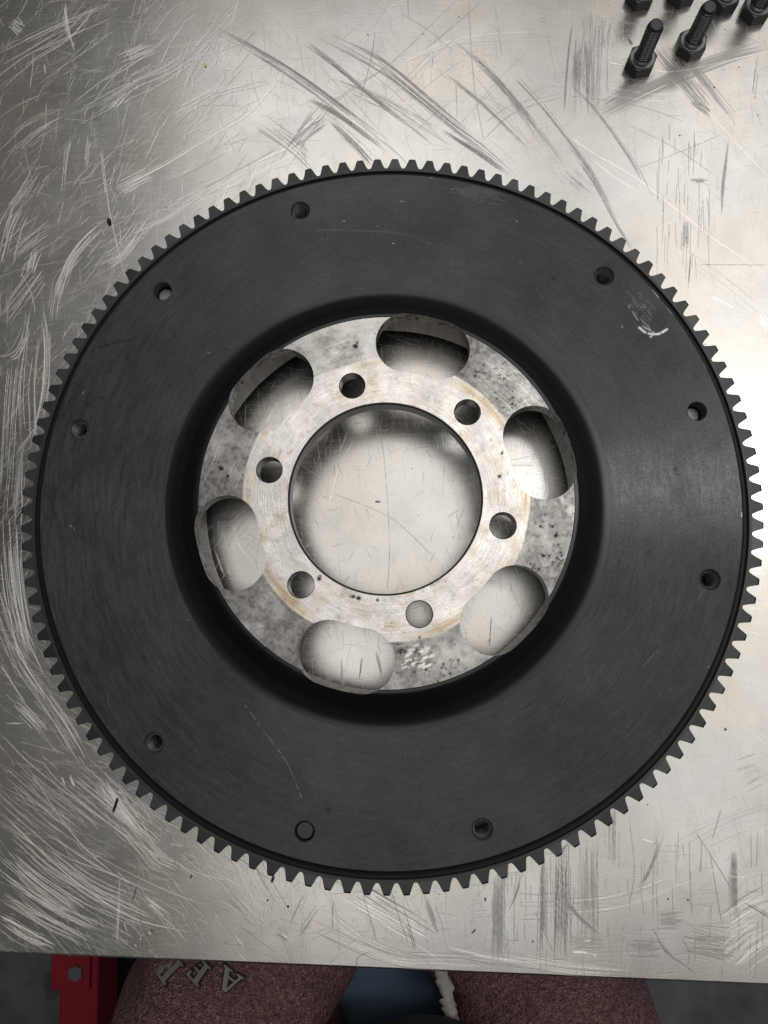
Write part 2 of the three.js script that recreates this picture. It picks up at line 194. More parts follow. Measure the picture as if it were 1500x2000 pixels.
  // punched nick near the front edge
  for (const [u, v, w, h] of [[294, 1820, 3, 1.4], [276, 1832, 2, 1.2], [266, 1845, 2, 1.3], [86, 730, 3, 1], [14, 873, 2, 1], [1060, 33, 1.6, 1], [1082, 165, 2, 1], [840, 79, 1.6, 1]]) { const p = px([u, v]); splat(p[0], p[1], w, h, 0.3, 0); splat(p[0] + 1, p[1] - 3, 1.4, 0, 0.2, 0.9 * (w > 2.5 && v > 1800)); }
}
tableScratches();
const grain = new Float32Array(TN * TN);
for (let j = 0; j < TN; j++) for (let i = 0; i < TN; i++) grain[j * TN + i] = 0.55 * noise(i / 26, j / 1.5) + 0.3 * noise(i / 1.8 + 40, j / 19 + 7) + 0.15 * noise(i / 2, j / 2);
const tableColor = texture(TN, (i, j, o) => {
  const q = j * TN + i, big = fbm(i / 190, j / 190, 4) - 0.5, mid = fbm(i / 34 + 9, j / 34, 3) - 0.5, d = clamp(SC_D[q], 0, 1.2);
  let v = 0.715 + clamp(SC_B[q] * 1.25, 0, 1) * 0.27 + big * 0.07 + mid * 0.05 + (grain[q] - 0.5) * 0.022; const w = 1 - Math.min(0.95, d * 0.85), t = fbm(i / 120 + 70, j / 120 + 20, 3) - 0.5;
  o[0] = v * w * (1 + t * 0.03) + 0.005; o[1] = v * w * 0.988 + 0.004; o[2] = v * (w + (1 - w) * 0.06) * (0.968 - t * 0.05);
}, true);
const tableRough = texture(TN, (i, j, o) => { const q = j * TN + i, n = fbm(i / 60 + 31, j / 60, 4) - 0.5; o[1] = 0.27 + n * 0.09 + (grain[q] - 0.5) * 0.07 + clamp(SC_R[q], 0, 0.62); o[0] = o[2] = o[1]; });
const tableBump = texture(TN, (i, j, o) => { const q = j * TN + i; o[0] = o[1] = o[2] = 0.92 - clamp(SC_H[q], 0, 1.2) * 0.40 * (0.3 + 0.7 * HASH[(q * 2654435761 >>> 7) & 65535]) + (grain[q] - 0.5) * 0.022 + (fbm(i / 90, j / 90, 2) - 0.5) * 0.06; });
const tableMat = std(lin(1, 1, 1), 1, 1, { map: tableColor, roughnessMap: tableRough, bumpMap: tableBump, bumpScale: 0.00030 });
const bench = thing('workbench', 'scratched bare metal workbench top under the black flywheel', 'workbench');
{
  const A = [-0.18735, 0.20484], B = [0.16718, 0.2224], ang = Math.atan2(B[1] - A[1], B[0] - A[0]), W = 1.1, D = 0.72, T = 0.004;
  const g = new RoundedBoxGeometry(W, T, D, 3, 0.0012); g.translate(0.05, -T / 2, -D / 2);
  const m = new THREE.Matrix4().makeRotationY(-ang); m.setPosition((A[0] + B[0]) / 2, 0, (A[1] + B[1]) / 2 + 0.001); g.applyMatrix4(m);
  const P = g.attributes.position, U = g.attributes.uv; for (let i = 0; i < P.count; i++) U.setXY(i, (P.getX(i) - TX) / TS, (P.getZ(i) - TZ) / TS);
  part('tabletop', g, tableMat, bench, 'scratched bare sheet metal top');
  const red = std(lin(0.30, 0.012, 0.02), 0.5);
  for (const [x, z, w, d] of [[-0.02, 0.12, 0.9, 0.03], [-0.02, -0.42, 0.9, 0.03]]) { const r = new RoundedBoxGeometry(w, 0.03, d, 2, 0.002); part('frame_rail', r, red, bench).position.set(x, -0.02, z); }
  for (const [x, z] of [[-0.42, 0.12], [0.40, 0.12], [-0.42, -0.42], [0.40, -0.42]]) part('leg', new RoundedBoxGeometry(0.03, 0.866, 0.03, 2, 0.002), red, bench).position.set(x, -0.467, z);
}

// ------------------------------------------------------------------ flywheel
const HT = 21.3 * mm, HG = 15.9 * mm, HW = 35.96 * mm, HU = 27 * mm, HB = 7.3 * mm, ANG = -0.2583;
const polar = (r, a) => [r * Math.sin(a), -r * Math.cos(a)];   // angle from the far side, clockwise from above
const planar = (g, size) => { const P = g.attributes.position, a = new Float32Array(P.count * 2); for (let i = 0; i < P.count; i++) { a[i * 2] = P.getX(i) / size + 0.5; a[i * 2 + 1] = P.getZ(i) / size + 0.5; } g.setAttribute('uv1', new THREE.BufferAttribute(a, 2)); return g; };
function lathe(profile, seg = 240) { return creased(new THREE.LatheGeometry(profile.map(([r, y]) => new THREE.Vector2(r * mm, y * mm)), seg), 0.6); }
function slotGeo() {                                    // curved slot, two round ends on an arc
  const R = 73.3 * mm, r = 14.35 * mm, a = 6 * Math.PI / 180, s = new THREE.Shape(), pts = [];
  for (let i = 0; i <= 10; i++) { const t = -a + 2 * a * i / 10; pts.push([(R + r) * Math.sin(t), (R + r) * Math.cos(t)]); }
  for (let i = 1; i < 20; i++) { const t = a, k = i / 20 * Math.PI; const cx = R * Math.sin(t), cy = R * Math.cos(t); pts.push([cx + r * Math.sin(t + k), cy + r * Math.cos(t + k)]); }
  for (let i = 0; i <= 10; i++) { const t = a - 2 * a * i / 10; pts.push([(R - r) * Math.sin(t), (R - r) * Math.cos(t)]); }
  for (let i = 1; i < 20; i++) { const t = -a, k = Math.PI + i / 20 * Math.PI; const cx = R * Math.sin(t), cy = R * Math.cos(t); pts.push([cx + r * Math.sin(t + k), cy + r * Math.cos(t + k)]); }
  s.setFromPoints(pts.map(([x, y]) => new THREE.Vector2(x, y)));
  const g = new THREE.ExtrudeGeometry(s, { depth: 0.08, bevelEnabled: false, curveSegments: 1 }); g.rotateX(-Math.PI / 2); g.translate(0, -0.02, 0);   // +y of the shape becomes -z
  return creased(g, 0.6);
}
const flywheel = thing('flywheel', 'round black steel flywheel with toothed rim and bare metal hub lying on the bench', 'flywheel');
flywheel.position.y = 0.0002;

// blackened steel
const DN = 1536, DS = 0.36;
const discStreak = (x, y, r, a) => 0.5 * noise(r * 1900 + 3, a * r * 330 + 20) + 0.5 * noise(r * 700 + 40, a * r * 90 + 120);
const scuffs = new Float32Array(DN * DN);
{
  const put = (u, v, w, k) => { const p = at(u, v, HT), x = (p.x / DS + 0.5) * DN, y = (p.z / DS + 0.5) * DN, R = Math.ceil(w * 2); for (let j = -R; j <= R; j++) for (let i = -R; i <= R; i++) { const xx = Math.round(x) + i, yy = Math.round(y) + j; if (xx < 0 || yy < 0 || xx >= DN || yy >= DN) continue; const g = k * Math.exp(-((xx - x) ** 2 + (yy - y) ** 2) / (w * w)), q = yy * DN + xx; if (Math.abs(g) > Math.abs(scuffs[q])) scuffs[q] = g; } };
  const line = (pts, w, k, br = 0.3) => { const c = new THREE.CatmullRomCurve3(pts.map(([u, v]) => V(u, v, 0))), n = Math.ceil(c.getLength() / 1.0), s = rnd() * 90; for (let i = 0; i <= n; i++) { const p = c.getPoint(i / n); if (noise(s + i / 7, 2) < br) continue; put(p.x, p.y, w, k * (0.5 + 0.7 * noise(s + i / 11, 5))); } };
  line([[1248, 640], [1262, 650], [1285, 652], [1302, 643]], 2.6, 0.9, 0.05); line([[1255, 637], [1275, 650], [1270, 658]], 2.2, 0.7, 0.1); line([[1226, 596], [1245, 625]], 1.0, 0.6, 0.3); line([[1230, 594], [1250, 622], [1268, 640]], 0.9, 0.5, 0.4); line([[1270, 560], [1285, 580]], 1.3, 0.7, 0.1); line([[1300, 600], [1312, 612]], 0.9, 0.4);
  for (let k = 0; k < 9; k++) line([[1225 + rnd() * 30, 560 + rnd() * 50], [1240 + rnd() * 40, 590 + rnd() * 50]], 0.7, 0.35, 0.5);
  line([[618, 449], [700, 450], [790, 458], [840, 475]], 1.8, 0.09, 0.1); line([[470, 1365], [510, 1420], [560, 1490], [590, 1560]], 0.8, 0.35, 0.35); line([[440, 1285], [452, 1296]], 0.9, 0.6); line([[640, 320 + 420], [640, 741]], 1, 0);
  for (const [u, v] of [[788, 394], [738, 441], [770, 476], [670, 432], [143, 1030], [140, 1028], [365, 1210], [450, 700], [1215, 640], [882, 370], [845, 345], [1010, 433], [1014, 514], [160, 770], [60 + 350, 690]]) line([[u, v], [u + 6 * gauss(), v + 4 * gauss()]], 1.0, 0.5, 0);
  for (let k = 0; k < 320; k++) { const a = rnd() * 6.283, r = (104 + rnd() * 64) * mm, p = [r * Math.sin(a), -r * Math.cos(a)], x = (p[0] / DS + 0.5) * DN, y = (p[1] / DS + 0.5) * DN, q = Math.round(y) * DN + Math.round(x); scuffs[q] = (rnd() < 0.6 ? 0.35 : -0.5) * rnd(); }
  for (let k = 0; k < 60; k++) { const u = 930 + gauss() * 35, v = 375 + gauss() * 14; line([[u, v], [u + 25, v + 6 + gauss() * 3]], 1.4, 0.10, 0.3); }
  for (const [u, v, w] of [[1318, 916, 5], [1322, 926, 3], [634, 459, 3], [1082, 544, 5], [215, 725, 4], [640, 1580, 6], [172, 790, 4]]) put(u, v, w * 0.8, -0.4);
  for (let k = 0; k < 70; k++) { const a = rnd() * 6.283, R = 450 + rnd() * 220, da = (rnd() - 0.5) * 0.16, dr = gauss() * 14, c = [756, 1000]; line([[c[0] + R * Math.sin(a), c[1] - R * Math.cos(a)], [c[0] + (R + dr * 0.5) * Math.sin(a + da / 2), c[1] - (R + dr * 0.5) * Math.cos(a + da / 2)], [c[0] + (R + dr) * Math.sin(a + da), c[1] - (R + dr) * Math.cos(a + da)]], 0.7, 0.06 + rnd() * rnd() * 0.25, 0.35); }
  for (let k = 0; k < 26; k++) { const a = rnd() * 6.283, R = 690 + gauss() * 5, c = [762, 1020]; line([[c[0] + R * Math.sin(a), c[1] - R * Math.cos(a)], [c[0] + R * Math.sin(a + 0.012), c[1] - R * Math.cos(a + 0.012)]], 0.9, 0.3 + rnd() * 0.4, 0.2); }
  line([[190, 680], [230, 668], [262, 663]], 3.5, -0.3, 0.1); line([[150, 765], [205, 778]], 1, -0.4); line([[1400 - 190, 515], [1185, 525]], 1, 0);
}
const discColor = texture(DN, (i, j, o) => {
  const x = (i + 0.5) / DN * DS - DS / 2, y = (j + 0.5) / DN * DS - DS / 2, r = Math.hypot(x, y), a = Math.atan2(y, x), s = scuffs[j * DN + i];
  const patch = fbm(i / 110, j / 110, 4) - 0.5, cloud = fbm(i / 28 + 60, j / 28, 3) - 0.5, st = discStreak(x, y, r, a) - 0.5, fine = noise(i / 1.3, j / 1.3) - 0.5;
  let v = 0.218 + patch * 0.05 + cloud * 0.025 + st * 0.07 + fine * 0.06; v = s > 0 ? v + (0.86 - v) * Math.min(1, s) : v * (1 + s);
  o[0] = v; o[1] = v * 1.004; o[2] = v * 1.012;
}, true);
const discRough = texture(DN, (i, j, o) => {
  const x = (i + 0.5) / DN * DS - DS / 2, y = (j + 0.5) / DN * DS - DS / 2, r = Math.hypot(x, y), a = Math.atan2(y, x);
  o[0] = o[1] = o[2] = 0.36 + (fbm(i / 90 + 12, j / 90, 4) - 0.5) * 0.13 + (discStreak(x, y, r, a) - 0.5) * 0.16 + (noise(i / 2, j / 2) - 0.5) * 0.08;
});
const discBump = texture(DN, (i, j, o) => {
  const x = (i + 0.5) / DN * DS - DS / 2, y = (j + 0.5) / DN * DS - DS / 2, r = Math.hypot(x, y), a = Math.atan2(y, x);
  o[0] = o[1] = o[2] = 0.5 + (noise(r * 2100, a * r * 260 + 70) - 0.5) * 0.4 + (fbm(i / 3, j / 3, 2) - 0.5) * 0.35;
});
for (const t of [discColor, discRough, discBump]) t.channel = 1;
const blackTurned = phys(lin(1, 1, 1), 1, 0.75, { map: discColor, roughnessMap: discRough, bumpMap: discBump, bumpScale: 0.00003, anisotropy: 0.85, anisotropyRotation: Math.PI / 2 });
const blackPlain = std(lin(0.055, 0.056, 0.06), 0.42, 0.6);
const neckBlack = std(lin(0.012, 0.012, 0.0125), 0.4), neckSteel = std(lin(0.03, 0.03, 0.032), 0.3, 0.75);
const boreSteel = std(lin(0.20, 0.19, 0.18), 0.35, 1);
// bare steel with grime, used on the hub and on the walls of the slots
const HN = 1024, HS = 0.18;
const marks = new Float32Array(HN * HN);
{
  const put = (u, v, w, k) => { const p = at(u, v, HW), x = (p.x / HS + 0.5) * HN, y = (p.z / HS + 0.5) * HN, R = Math.ceil(w * 2); for (let j = -R; j <= R; j++) for (let i = -R; i <= R; i++) { const xx = Math.round(x) + i, yy = Math.round(y) + j; if (xx < 0 || yy < 0 || xx >= HN || yy >= HN) continue; const g = k * Math.exp(-((xx - x) ** 2 + (yy - y) ** 2) / (w * w)), q = yy * HN + xx; if (Math.abs(g) > Math.abs(marks[q])) marks[q] = g; } };
  const line = (a, b, w, k) => { const n = Math.ceil(Math.hypot(b[0] - a[0], b[1] - a[1])); const s = rnd() * 90; for (let i = 0; i <= n; i++) { if (noise(s + i / 5, 2) < 0.25) continue; put(a[0] + (b[0] - a[0]) * i / n, a[1] + (b[1] - a[1]) * i / n, w, k * (0.6 + 0.5 * noise(s + i / 9, 4))); } };
  for (const [u, v, w] of [[694, 676, 6], [432, 915, 5], [445, 930, 4], [700, 1168, 5], [737, 1172, 3], [690, 1165, 4], [1055, 1028, 3], [1078, 1028, 3], [1085, 1046, 4], [1060, 1085, 4], [497, 1050, 3], [975, 930, 4], [623, 1130, 5], [980, 885, 3]]) { put(u, v, w, -0.85); put(u + gauss() * 5, v + gauss() * 5, w * 0.6, -0.7); }
  for (let k = 0; k < 240; k++) { const [cu, cv, su] = [[1000, 790, 26], [1085, 1090, 26], [800, 1285, 40], [1030, 1120, 20], [860, 1310, 30], [960, 740, 40]][k % 6]; put(cu + gauss() * su, cv + gauss() * su * 0.7, 1 + rnd() * 2.5, -0.2 - rnd() * 0.5); }
  for (let k = 0; k < 34; k++) { const u = 780 + rnd() * 60, v = 1262 + rnd() * 44; line([u, v], [u + 8, v - 3], 1.6 + rnd() * 2, 0.6 + rnd() * 0.3); }
  for (let k = 0; k < 60; k++) { const a = rnd() * 6.283, r = 46 + rnd() * 38, da = 0.05 + rnd() * 0.25; const c = [753, 974], R = r * 4.35; line([c[0] + R * Math.sin(a), c[1] - R * Math.cos(a)], [c[0] + R * Math.sin(a + da), c[1] - R * Math.cos(a + da)], 0.8, 0.3 + rnd() * 0.4); }
  for (let k = 0; k < 30; k++) { const u = 915 + rnd() * 110, v = 700 + rnd() * 90; line([u, v], [u + 30 + rnd() * 30, v + 24 + rnd() * 30], 0.9, 0.5); }
  for (let k = 0; k < 16; k++) { const u = 400 + rnd() * 90, v = 860 + rnd() * 100; line([u, v], [u + 18, v - 40], 0.8, 0.5); }
  for (const [u, v] of [[533, 1030], [588, 824]]) for (let k = 0; k < 360; k++) { const a = rnd() * 6.283, r = 21 * Math.sqrt(rnd()); put(u + r * Math.cos(a), v + r * Math.sin(a), 2.2, 0.5); }
  put(800, 741, 2.2, 0); for (const [u, v] of [[800, 741]]) put(u, v, 2, -0.3);
}
const hubPolar = (i, j) => { const x = (i + 0.5) / HN * HS - HS / 2, y = (j + 0.5) / HN * HS - HS / 2; return [Math.hypot(x, y) * 1000, Math.atan2(y, x)]; };
const hubColor = texture(HN, (i, j, o) => {
  const [r, a] = hubPolar(i, j), ca = Math.cos(a), sa = Math.sin(a), rr = r + (fbm(ca * 3 + 5, sa * 3 + 5, 2) - 0.5) * 1.6, inner = 1 - smooth(64.5, 65.3, rr);
  const st = noise(r * 5.5, a * 9 + 60) * 0.6 + noise(r * 14, a * 6 + 20) * 0.4, blot = fbm(i / 40 + 7, j / 40, 4), gr = fbm(i / 9, j / 9 + 33, 3), fine = noise(i / 1.6, j / 1.6), s = marks[j * HN + i];
  let v = 0.765 + (blot - 0.5) * 0.16 + (st - 0.5) * 0.24 * (0.4 + inner * 0.8) + (fine - 0.5) * 0.10;
  if (!inner) v -= 0.08;
  const g2 = fbm(ca * 2.4 + 11, sa * 2.4 + 3, 2), grime = (1 - inner) * (smooth(0.42, 0.70, blot * 0.5 + g2 * 0.6) * 0.30 + smooth(0.5, 0.95, gr * 0.7 + g2 * 0.42) * 0.22) + inner * smooth(0.58, 0.8, gr * 0.5 + st * 0.5) * 0.25;
  v *= 1 - grime;
  const rs = noise(r * 4.5 + 9, a * 5 + 3) * 0.5 + st * 0.5;
  const rust = clamp(Math.exp(-(((rr - 62.9) / 1.7) ** 2)) * smooth(0.36, 0.80, fbm(ca * 3 + 2, sa * 3 + 40, 3)) * (0.1 + rs) * 1.0 + inner * smooth(0.5, 0.8, fbm(i / 40 + 90, j / 40, 3) * 0.5 + rs * 0.5) * 0.55);
  v = s > 0 ? v + (0.95 - v) * s : v * (1 + s);
  o[0] = v * (1 - rust * 0.20); o[1] = v * (0.985 - rust * 0.31); o[2] = v * (0.965 - rust * 0.46);
}, true);
const hubRough = texture(HN, (i, j, o) => { const [r, a] = hubPolar(i, j), st = noise(r * 5.5, a * 9 + 60); o[0] = o[1] = o[2] = 0.36 + (fbm(i / 30 + 3, j / 30, 4) - 0.5) * 0.25 + (st - 0.5) * 0.16 + Math.abs(marks[j * HN + i]) * 0.12; });
const hubBump = texture(HN, (i, j, o) => { const [r, a] = hubPolar(i, j); o[0] = o[1] = o[2] = 0.5 + (noise(r * 6, a * 7) - 0.5) * 0.5 + (fbm(i / 3, j / 3, 2) - 0.5) * 0.3 + (r > 64.9 ? -0.15 : 0); });
for (const t of [hubColor, hubRough, hubBump]) t.channel = 1;
const hubSteel = phys(lin(1, 1, 1), 1, 1, { map: hubColor, roughnessMap: hubRough, bumpMap: hubBump, bumpScale: 0.00005 });
const wallTex = texture(256, (i, j, o) => { const n = fbm(i / 6, j / 6, 3), b = fbm(i / 40 + 4, j / 40, 3); let v = 0.62 + (noise(i / 50, j / 2) - 0.5) * 0.14; v *= 1 - 0.6 * smooth(0.58, 0.66, n * 0.6 + b * 0.5); o[0] = v; o[1] = v * 0.985; o[2] = v * 0.96; }, true);
wallTex.wrapS = wallTex.wrapT = THREE.RepeatWrapping; wallTex.repeat.set(30, 30);
const slotWall = std(lin(1, 1, 1), 0.5, 1, { map: wallTex });

const ev = new Evaluator(); ev.useGroups = true; ev.attributes = ['position', 'uv', 'normal'];
const brush = (g, m, x = 0, y = 0, z = 0, ry = 0) => { const b = new Brush(g, m); b.position.set(x, y, z); b.rotation.y = ry; b.updateMatrixWorld(true); return b; };
function cut(base, cutters) { let r = base; for (const c of cutters) r = ev.evaluate(r, c, SUBTRACTION); return r; }
const clean = r => { const g = r.geometry; g.clearGroups !== undefined && 0; return g; };
const SLOT = slotGeo(), D60 = Math.PI / 3;
const slotCutters = () => [0, 1, 2, 3, 4, 5].map(k => brush(SLOT, slotWall, 0, 0, 0, -(ANG + Math.PI / 6 + k * D60)));
{
  // body: skirt and cone up to the hub, flat face, chamfered edge, raised ring on the underside
  const pr = [[105.0, 11.4], [106, 11.4], [106.4, 0.2], [106.8, 0], [148, 0], [148.4, 0.2], [149, 7.3], [165.1, 7.3], [165.1, 21.12], [164.85, 21.3], [150, 21.3], [105.0, 21.3], [105.0, 11.4]];
  const neckProfile = [[88.15, 11.4], [104.95, 11.4], [104.95, 21.3]]; for (let k = 1; k <= 14; k++) { const t = k / 14 * 0.98; neckProfile.push([104.95 - 13 * Math.sin(t), 21.3 + 13 * (1 - Math.cos(t))]); }
  neckProfile.push([88.2, 34.6], [87.4, 35.5], [86.6, 35.85], [85.3, 35.9], [85.3, 27], [88.15, 27], [88.15, 11.4]);
  const rimProfile = [[165.15, 7.4], [170.1, 8], [170.1, 14.4], [168.6, 14.6], [167.2, 15.4], [166.3, 17.0], [165.7, 19.6], [165.4, 20.7], [165.15, 20.95], [165.15, 7.4]];
  const holes = [];
  const cone = creased(new THREE.LatheGeometry([[0, -30], [4.0, -30], [4.0, -0.9], [4.9, 0], [5.9, 1], [0, 1]].map(([r, y]) => new THREE.Vector2(r * mm, y * mm)), 40), 0.4);
  const blind = creased(new THREE.LatheGeometry([[0, -12], [4.35, -12], [4.35, -0.35], [5.7, 1], [0, 1]].map(([r, y]) => new THREE.Vector2(r * mm, y * mm)), 40), 0.4);
  for (let k = 0; k < 6; k++) { const [x, z] = polar(152.85 * mm, ANG + k * D60); holes.push(brush(cone, blackPlain, x, HT, z)); }
  for (let k = 0; k < 3; k++) { const [x, z] = polar(152.83 * mm, ANG + Math.PI / 2 + k * 2 * D60); holes.push(brush(blind, blackPlain, x, HT, z)); }
  const r = cut(brush(lathe(pr, 288), blackTurned), holes);
  part('disc', planar(r.geometry, DS), r.material, flywheel, 'blackened flat face with nine holes');
  const nk = cut(brush(lathe(neckProfile, 240), neckSteel), slotCutters());
  part('neck', nk.geometry, nk.material, flywheel, 'glossy black sloped neck round the hub');
  part('skirt', lathe([[87.7, 11.5], [88.1, 11.5], [88.1, 26.9], [87.7, 26.9], [87.7, 11.5]], 160), slotWall, flywheel, 'bare steel inner wall under the hub');
  part('rim', lathe(rimProfile, 288), neckBlack, flywheel, 'black chamfered edge of the disc');
  // hub: flat ring of bare steel with bolt holes and slots
  const hp = [[44.2, 29.5], [85.2, 29.5], [85.2, 35.75], [84.95, 35.96], [44.2, 35.96], [44.2, 29.5]], bp = [[44.2, 27.2], [85.2, 27.2], [85.2, 29.45], [44.2, 29.45], [44.2, 27.2]];
  const bolt = creased(new THREE.LatheGeometry([[0, -20], [5.85, -20], [5.85, -0.3], [6.25, 0.1], [6.25, 1], [0, 1]].map(([a, y]) => new THREE.Vector2(a * mm, y * mm)), 48), 0.4);
  const hc = []; for (let k = 0; k < 6; k++) { const [x, z] = polar(54.35 * mm, ANG + k * D60); hc.push(brush(bolt, boreSteel, x, HW, z)); }
  const h = cut(brush(lathe(hp, 240), hubSteel), [...slotCutters(), ...hc]);
  const hub = part('hub', planar(h.geometry, HS), h.material, flywheel, 'bare stained steel centre with six bolt holes and six slots');
  const bk = cut(brush(lathe(bp, 160), neckBlack), [...slotCutters(), ...hc]); part('hub_back', bk.geometry, bk.material, hub, 'blackened underside of the hub');
  part('pilot_bore', lathe([[43.3, 26.8], [44.15, 26.8], [44.15, 35.9], [43.9, 35.9], [43.3, 35.3], [43.3, 26.8]], 200), blackPlain, hub);
}
{
  // thread in each tapped hole, dowel pin in each plain hole
  const tp = [[3.95, 7.6]]; for (let y = 7.7; y < 19.9; y += 1.25) tp.push([3.95, y], [3.35, y + 0.5], [3.35, y + 0.7]); tp.push([3.95, 20.2]);
  const tg = creased(new THREE.LatheGeometry(tp.map(([r, y]) => new THREE.Vector2(r * mm, y * mm)), 32), 0.4), tm = std(lin(0.33, 0.32, 0.30), 0.3, 1);
  for (let k = 0; k < 6; k++) { const [x, z] = polar(152.85 * mm, ANG + k * D60); part('thread', tg, tm, flywheel).position.set(x, 0, z); }
  const tops = [13.2, 19.6, 15];
  for (let k = 0; k < 3; k++) { const [x, z] = polar(152.83 * mm, ANG + Math.PI / 2 + k * 2 * D60); const l = tops[k] - 9.4;
    const g = creased(new THREE.LatheGeometry([[0, 0], [4.0, 0], [4.0, l - 0.5], [3.5, l], [0, l]].map(([r, y]) => new THREE.Vector2(r * mm, y * mm)), 36), 0.4);
    part('dowel_pin', g, k === 1 ? std(lin(0.05, 0.05, 0.05), 0.5, 0.7) : std(lin(0.22, 0.22, 0.22), 0.5, 0.9), flywheel).position.set(x, 9.4 * mm, z); }
}
{
  // ring gear: band and 125 teeth
  const gearMat = phys(lin(0.045, 0.045, 0.047), 0.45, 0.7);
  const gp = [[170.2, 5.2], [171.6, 5.2], [171.9, 5.5], [171.9, 15.7], [171.75, 15.9], [170.5, 15.9], [170.2, 15.6], [170.2, 5.2]];
  const ring = part('ring_gear', lathe(gp, 288), gearMat, flywheel, 'black toothed outer ring');
  const rows = [[171.55, 4.05], [172.15, 3.45], [173.3, 2.85], [174.9, 2.25], [176.4, 1.68], [177.5, 1.28]], yt = r => 15.8 - Math.max(0, r - 176.4) * 1.0, yb = 5.3, pos = [];
  const quad = (a, b, c, d) => pos.push(...a, ...b, ...c, ...a, ...c, ...d);
  const pt = (r, w, y) => [w * mm, y * mm, -r * mm];
  for (let i = 0; i < rows.length - 1; i++) {
    const [r0, w0] = rows[i], [r1, w1] = rows[i + 1];
    quad(pt(r0, -w0, yt(r0)), pt(r0, w0, yt(r0)), pt(r1, w1, yt(r1)), pt(r1, -w1, yt(r1)));
    quad(pt(r0, w0, yb), pt(r0, -w0, yb), pt(r1, -w1, yb), pt(r1, w1, yb));
    quad(pt(r0, w0, yt(r0)), pt(r0, w0, yb), pt(r1, w1, yb), pt(r1, w1, yt(r1)));
    quad(pt(r0, -w0, yb), pt(r0, -w0, yt(r0)), pt(r1, -w1, yt(r1)), pt(r1, -w1, yb));
  }
  { const [r, w] = rows[rows.length - 1]; quad(pt(r, -w, yt(r)), pt(r, w, yt(r)), pt(r, w, yb), pt(r, -w, yb)); }
  let g = new THREE.BufferGeometry(); g.setAttribute('position', new THREE.BufferAttribute(new Float32Array(pos), 3)); g.computeVertexNormals(); g = creased(g, 0.5);
  const toothMats = [0, 1, 2, 3].map(k => phys(lin(0.032 + k * 0.009, 0.032 + k * 0.009, 0.034 + k * 0.0095), 0.40 + 0.05 * (k % 3), 0.7));
  for (let k = 0; k < 125; k++) { const t = part('tooth', g, toothMats[Math.floor(rnd() * 4)], ring); t.rotation.y = -(-0.07 + k * 2.88) * Math.PI / 180; }
}

// ------------------------------------------------------------------ bolts standing on their heads
{
  const bm = std(lin(0.06, 0.06, 0.063), 0.45, 0.7), tm = std(lin(0.10, 0.10, 0.105), 0.24, 0.9), wm = std(lin(0.16, 0.16, 0.16), 0.33, 0.9);
  const R = 8.0;
  const hexShape = new THREE.Shape([0, 1, 2, 3, 4, 5].map(i => new THREE.Vector2(R * mm * Math.cos(i * D60), R * mm * Math.sin(i * D60))));
  const hx = new THREE.ExtrudeGeometry(hexShape, { depth: 6.0 * mm, bevelEnabled: false }); hx.rotateX(-Math.PI / 2);
  const dome = creased(new THREE.LatheGeometry([[0, 0], [7.2, 0], [8.3, 0.6], [8.3, 5.2], [7.0, 6.0], [0, 6.0]].map(([r, y]) => new THREE.Vector2(r * mm, y * mm)), 48), 0.4);
  const e2 = new Evaluator(); e2.attributes = ['position', 'normal', 'uv']; e2.useGroups = false;
  const { INTERSECTION } = await import('three-bvh-csg');
  const head = e2.evaluate(brush(hx, bm), brush(dome, bm), INTERSECTION).geometry;
  const washer = creased(new THREE.LatheGeometry([[4.1, 5.9], [6.6, 5.9], [6.6, 6.35], [6.4, 6.45], [4.8, 6.45], [4.4, 6.8], [4.0, 7.1]].map(([r, y]) => new THREE.Vector2(r * mm, y * mm)), 48), 0.4);
  // helical thread as a twisted tube surface
  const seg = 40, turns = 16, pitch = 1.32, y0 = 6.2, y1 = 28.2, ny = 200, P = [], I = [];
  for (let j = 0; j <= ny; j++) for (let i = 0; i <= seg; i++) {
    const a = i / seg * 2 * Math.PI, y = y0 + (y1 - y0) * j / ny, ph = ((y / pitch - i / seg) % 1 + 1) % 1, tri = Math.abs(ph - 0.5) * 2;
    let r = 3.5 + 0.65 * smooth(0.12, 0.85, tri); if (y < 7.6) r = 4.1 - 0.35 * smooth(6.6, 7.6, y); r = Math.min(r, 4.14 - Math.max(0, y - 26.6) * 0.38); P.push(r * mm * Math.cos(a), y * mm, r * mm * Math.sin(a));
  }
  for (let j = 0; j < ny; j++) for (let i = 0; i < seg; i++) { const a = j * (seg + 1) + i, b = a + 1, c = a + seg + 1, d = c + 1; I.push(a, c, b, b, c, d); }
  const thread = new THREE.BufferGeometry(); thread.setAttribute('position', new THREE.BufferAttribute(new Float32Array(P), 3)); thread.setIndex(I); thread.computeVertexNormals();
  const tip = creased(new THREE.LatheGeometry([[3.54, 28.1], [3.2, 29.0], [2.6, 29.35], [0, 29.4]].map(([r, y]) => new THREE.Vector2(r * mm, y * mm)), 40), 0.5);
  const spots = [[140.2, -234.3, 0.12, 'black hex bolt standing alone, lowest of the group, with grey smudge beside it'], [167.1, -242.7, 0.36, 'black hex bolt standing on its head between the lone bolt and the row behind it'], [143.1, -273.6, 0.1, 'black hex bolt at the end of the row, behind the lone bolt'], [164.7, -274.2, 0.35, 'black hex bolt in the row, second from its end behind the lone bolt'], [187.1, -268.8, 0.2, 'black hex bolt in the row, partly hidden by the tip of the bolt before it'], [203.0, -262.0, 0.16, 'black hex bolt in the row, outermost at the bench side away from the lone bolt']];
  spots.forEach(([x, z, turn, label]) => {
    const b = thing('hex_bolt', label, 'bolt', 'black bolts standing on their heads'); b.position.set(x * mm, 0.0001, z * mm); b.rotation.y = turn;
    part('head', head, bm, b); part('washer_face', washer, wm, b); const s = part('shank', thread, tm, b); part('tip', tip, bm, s);
  });
}
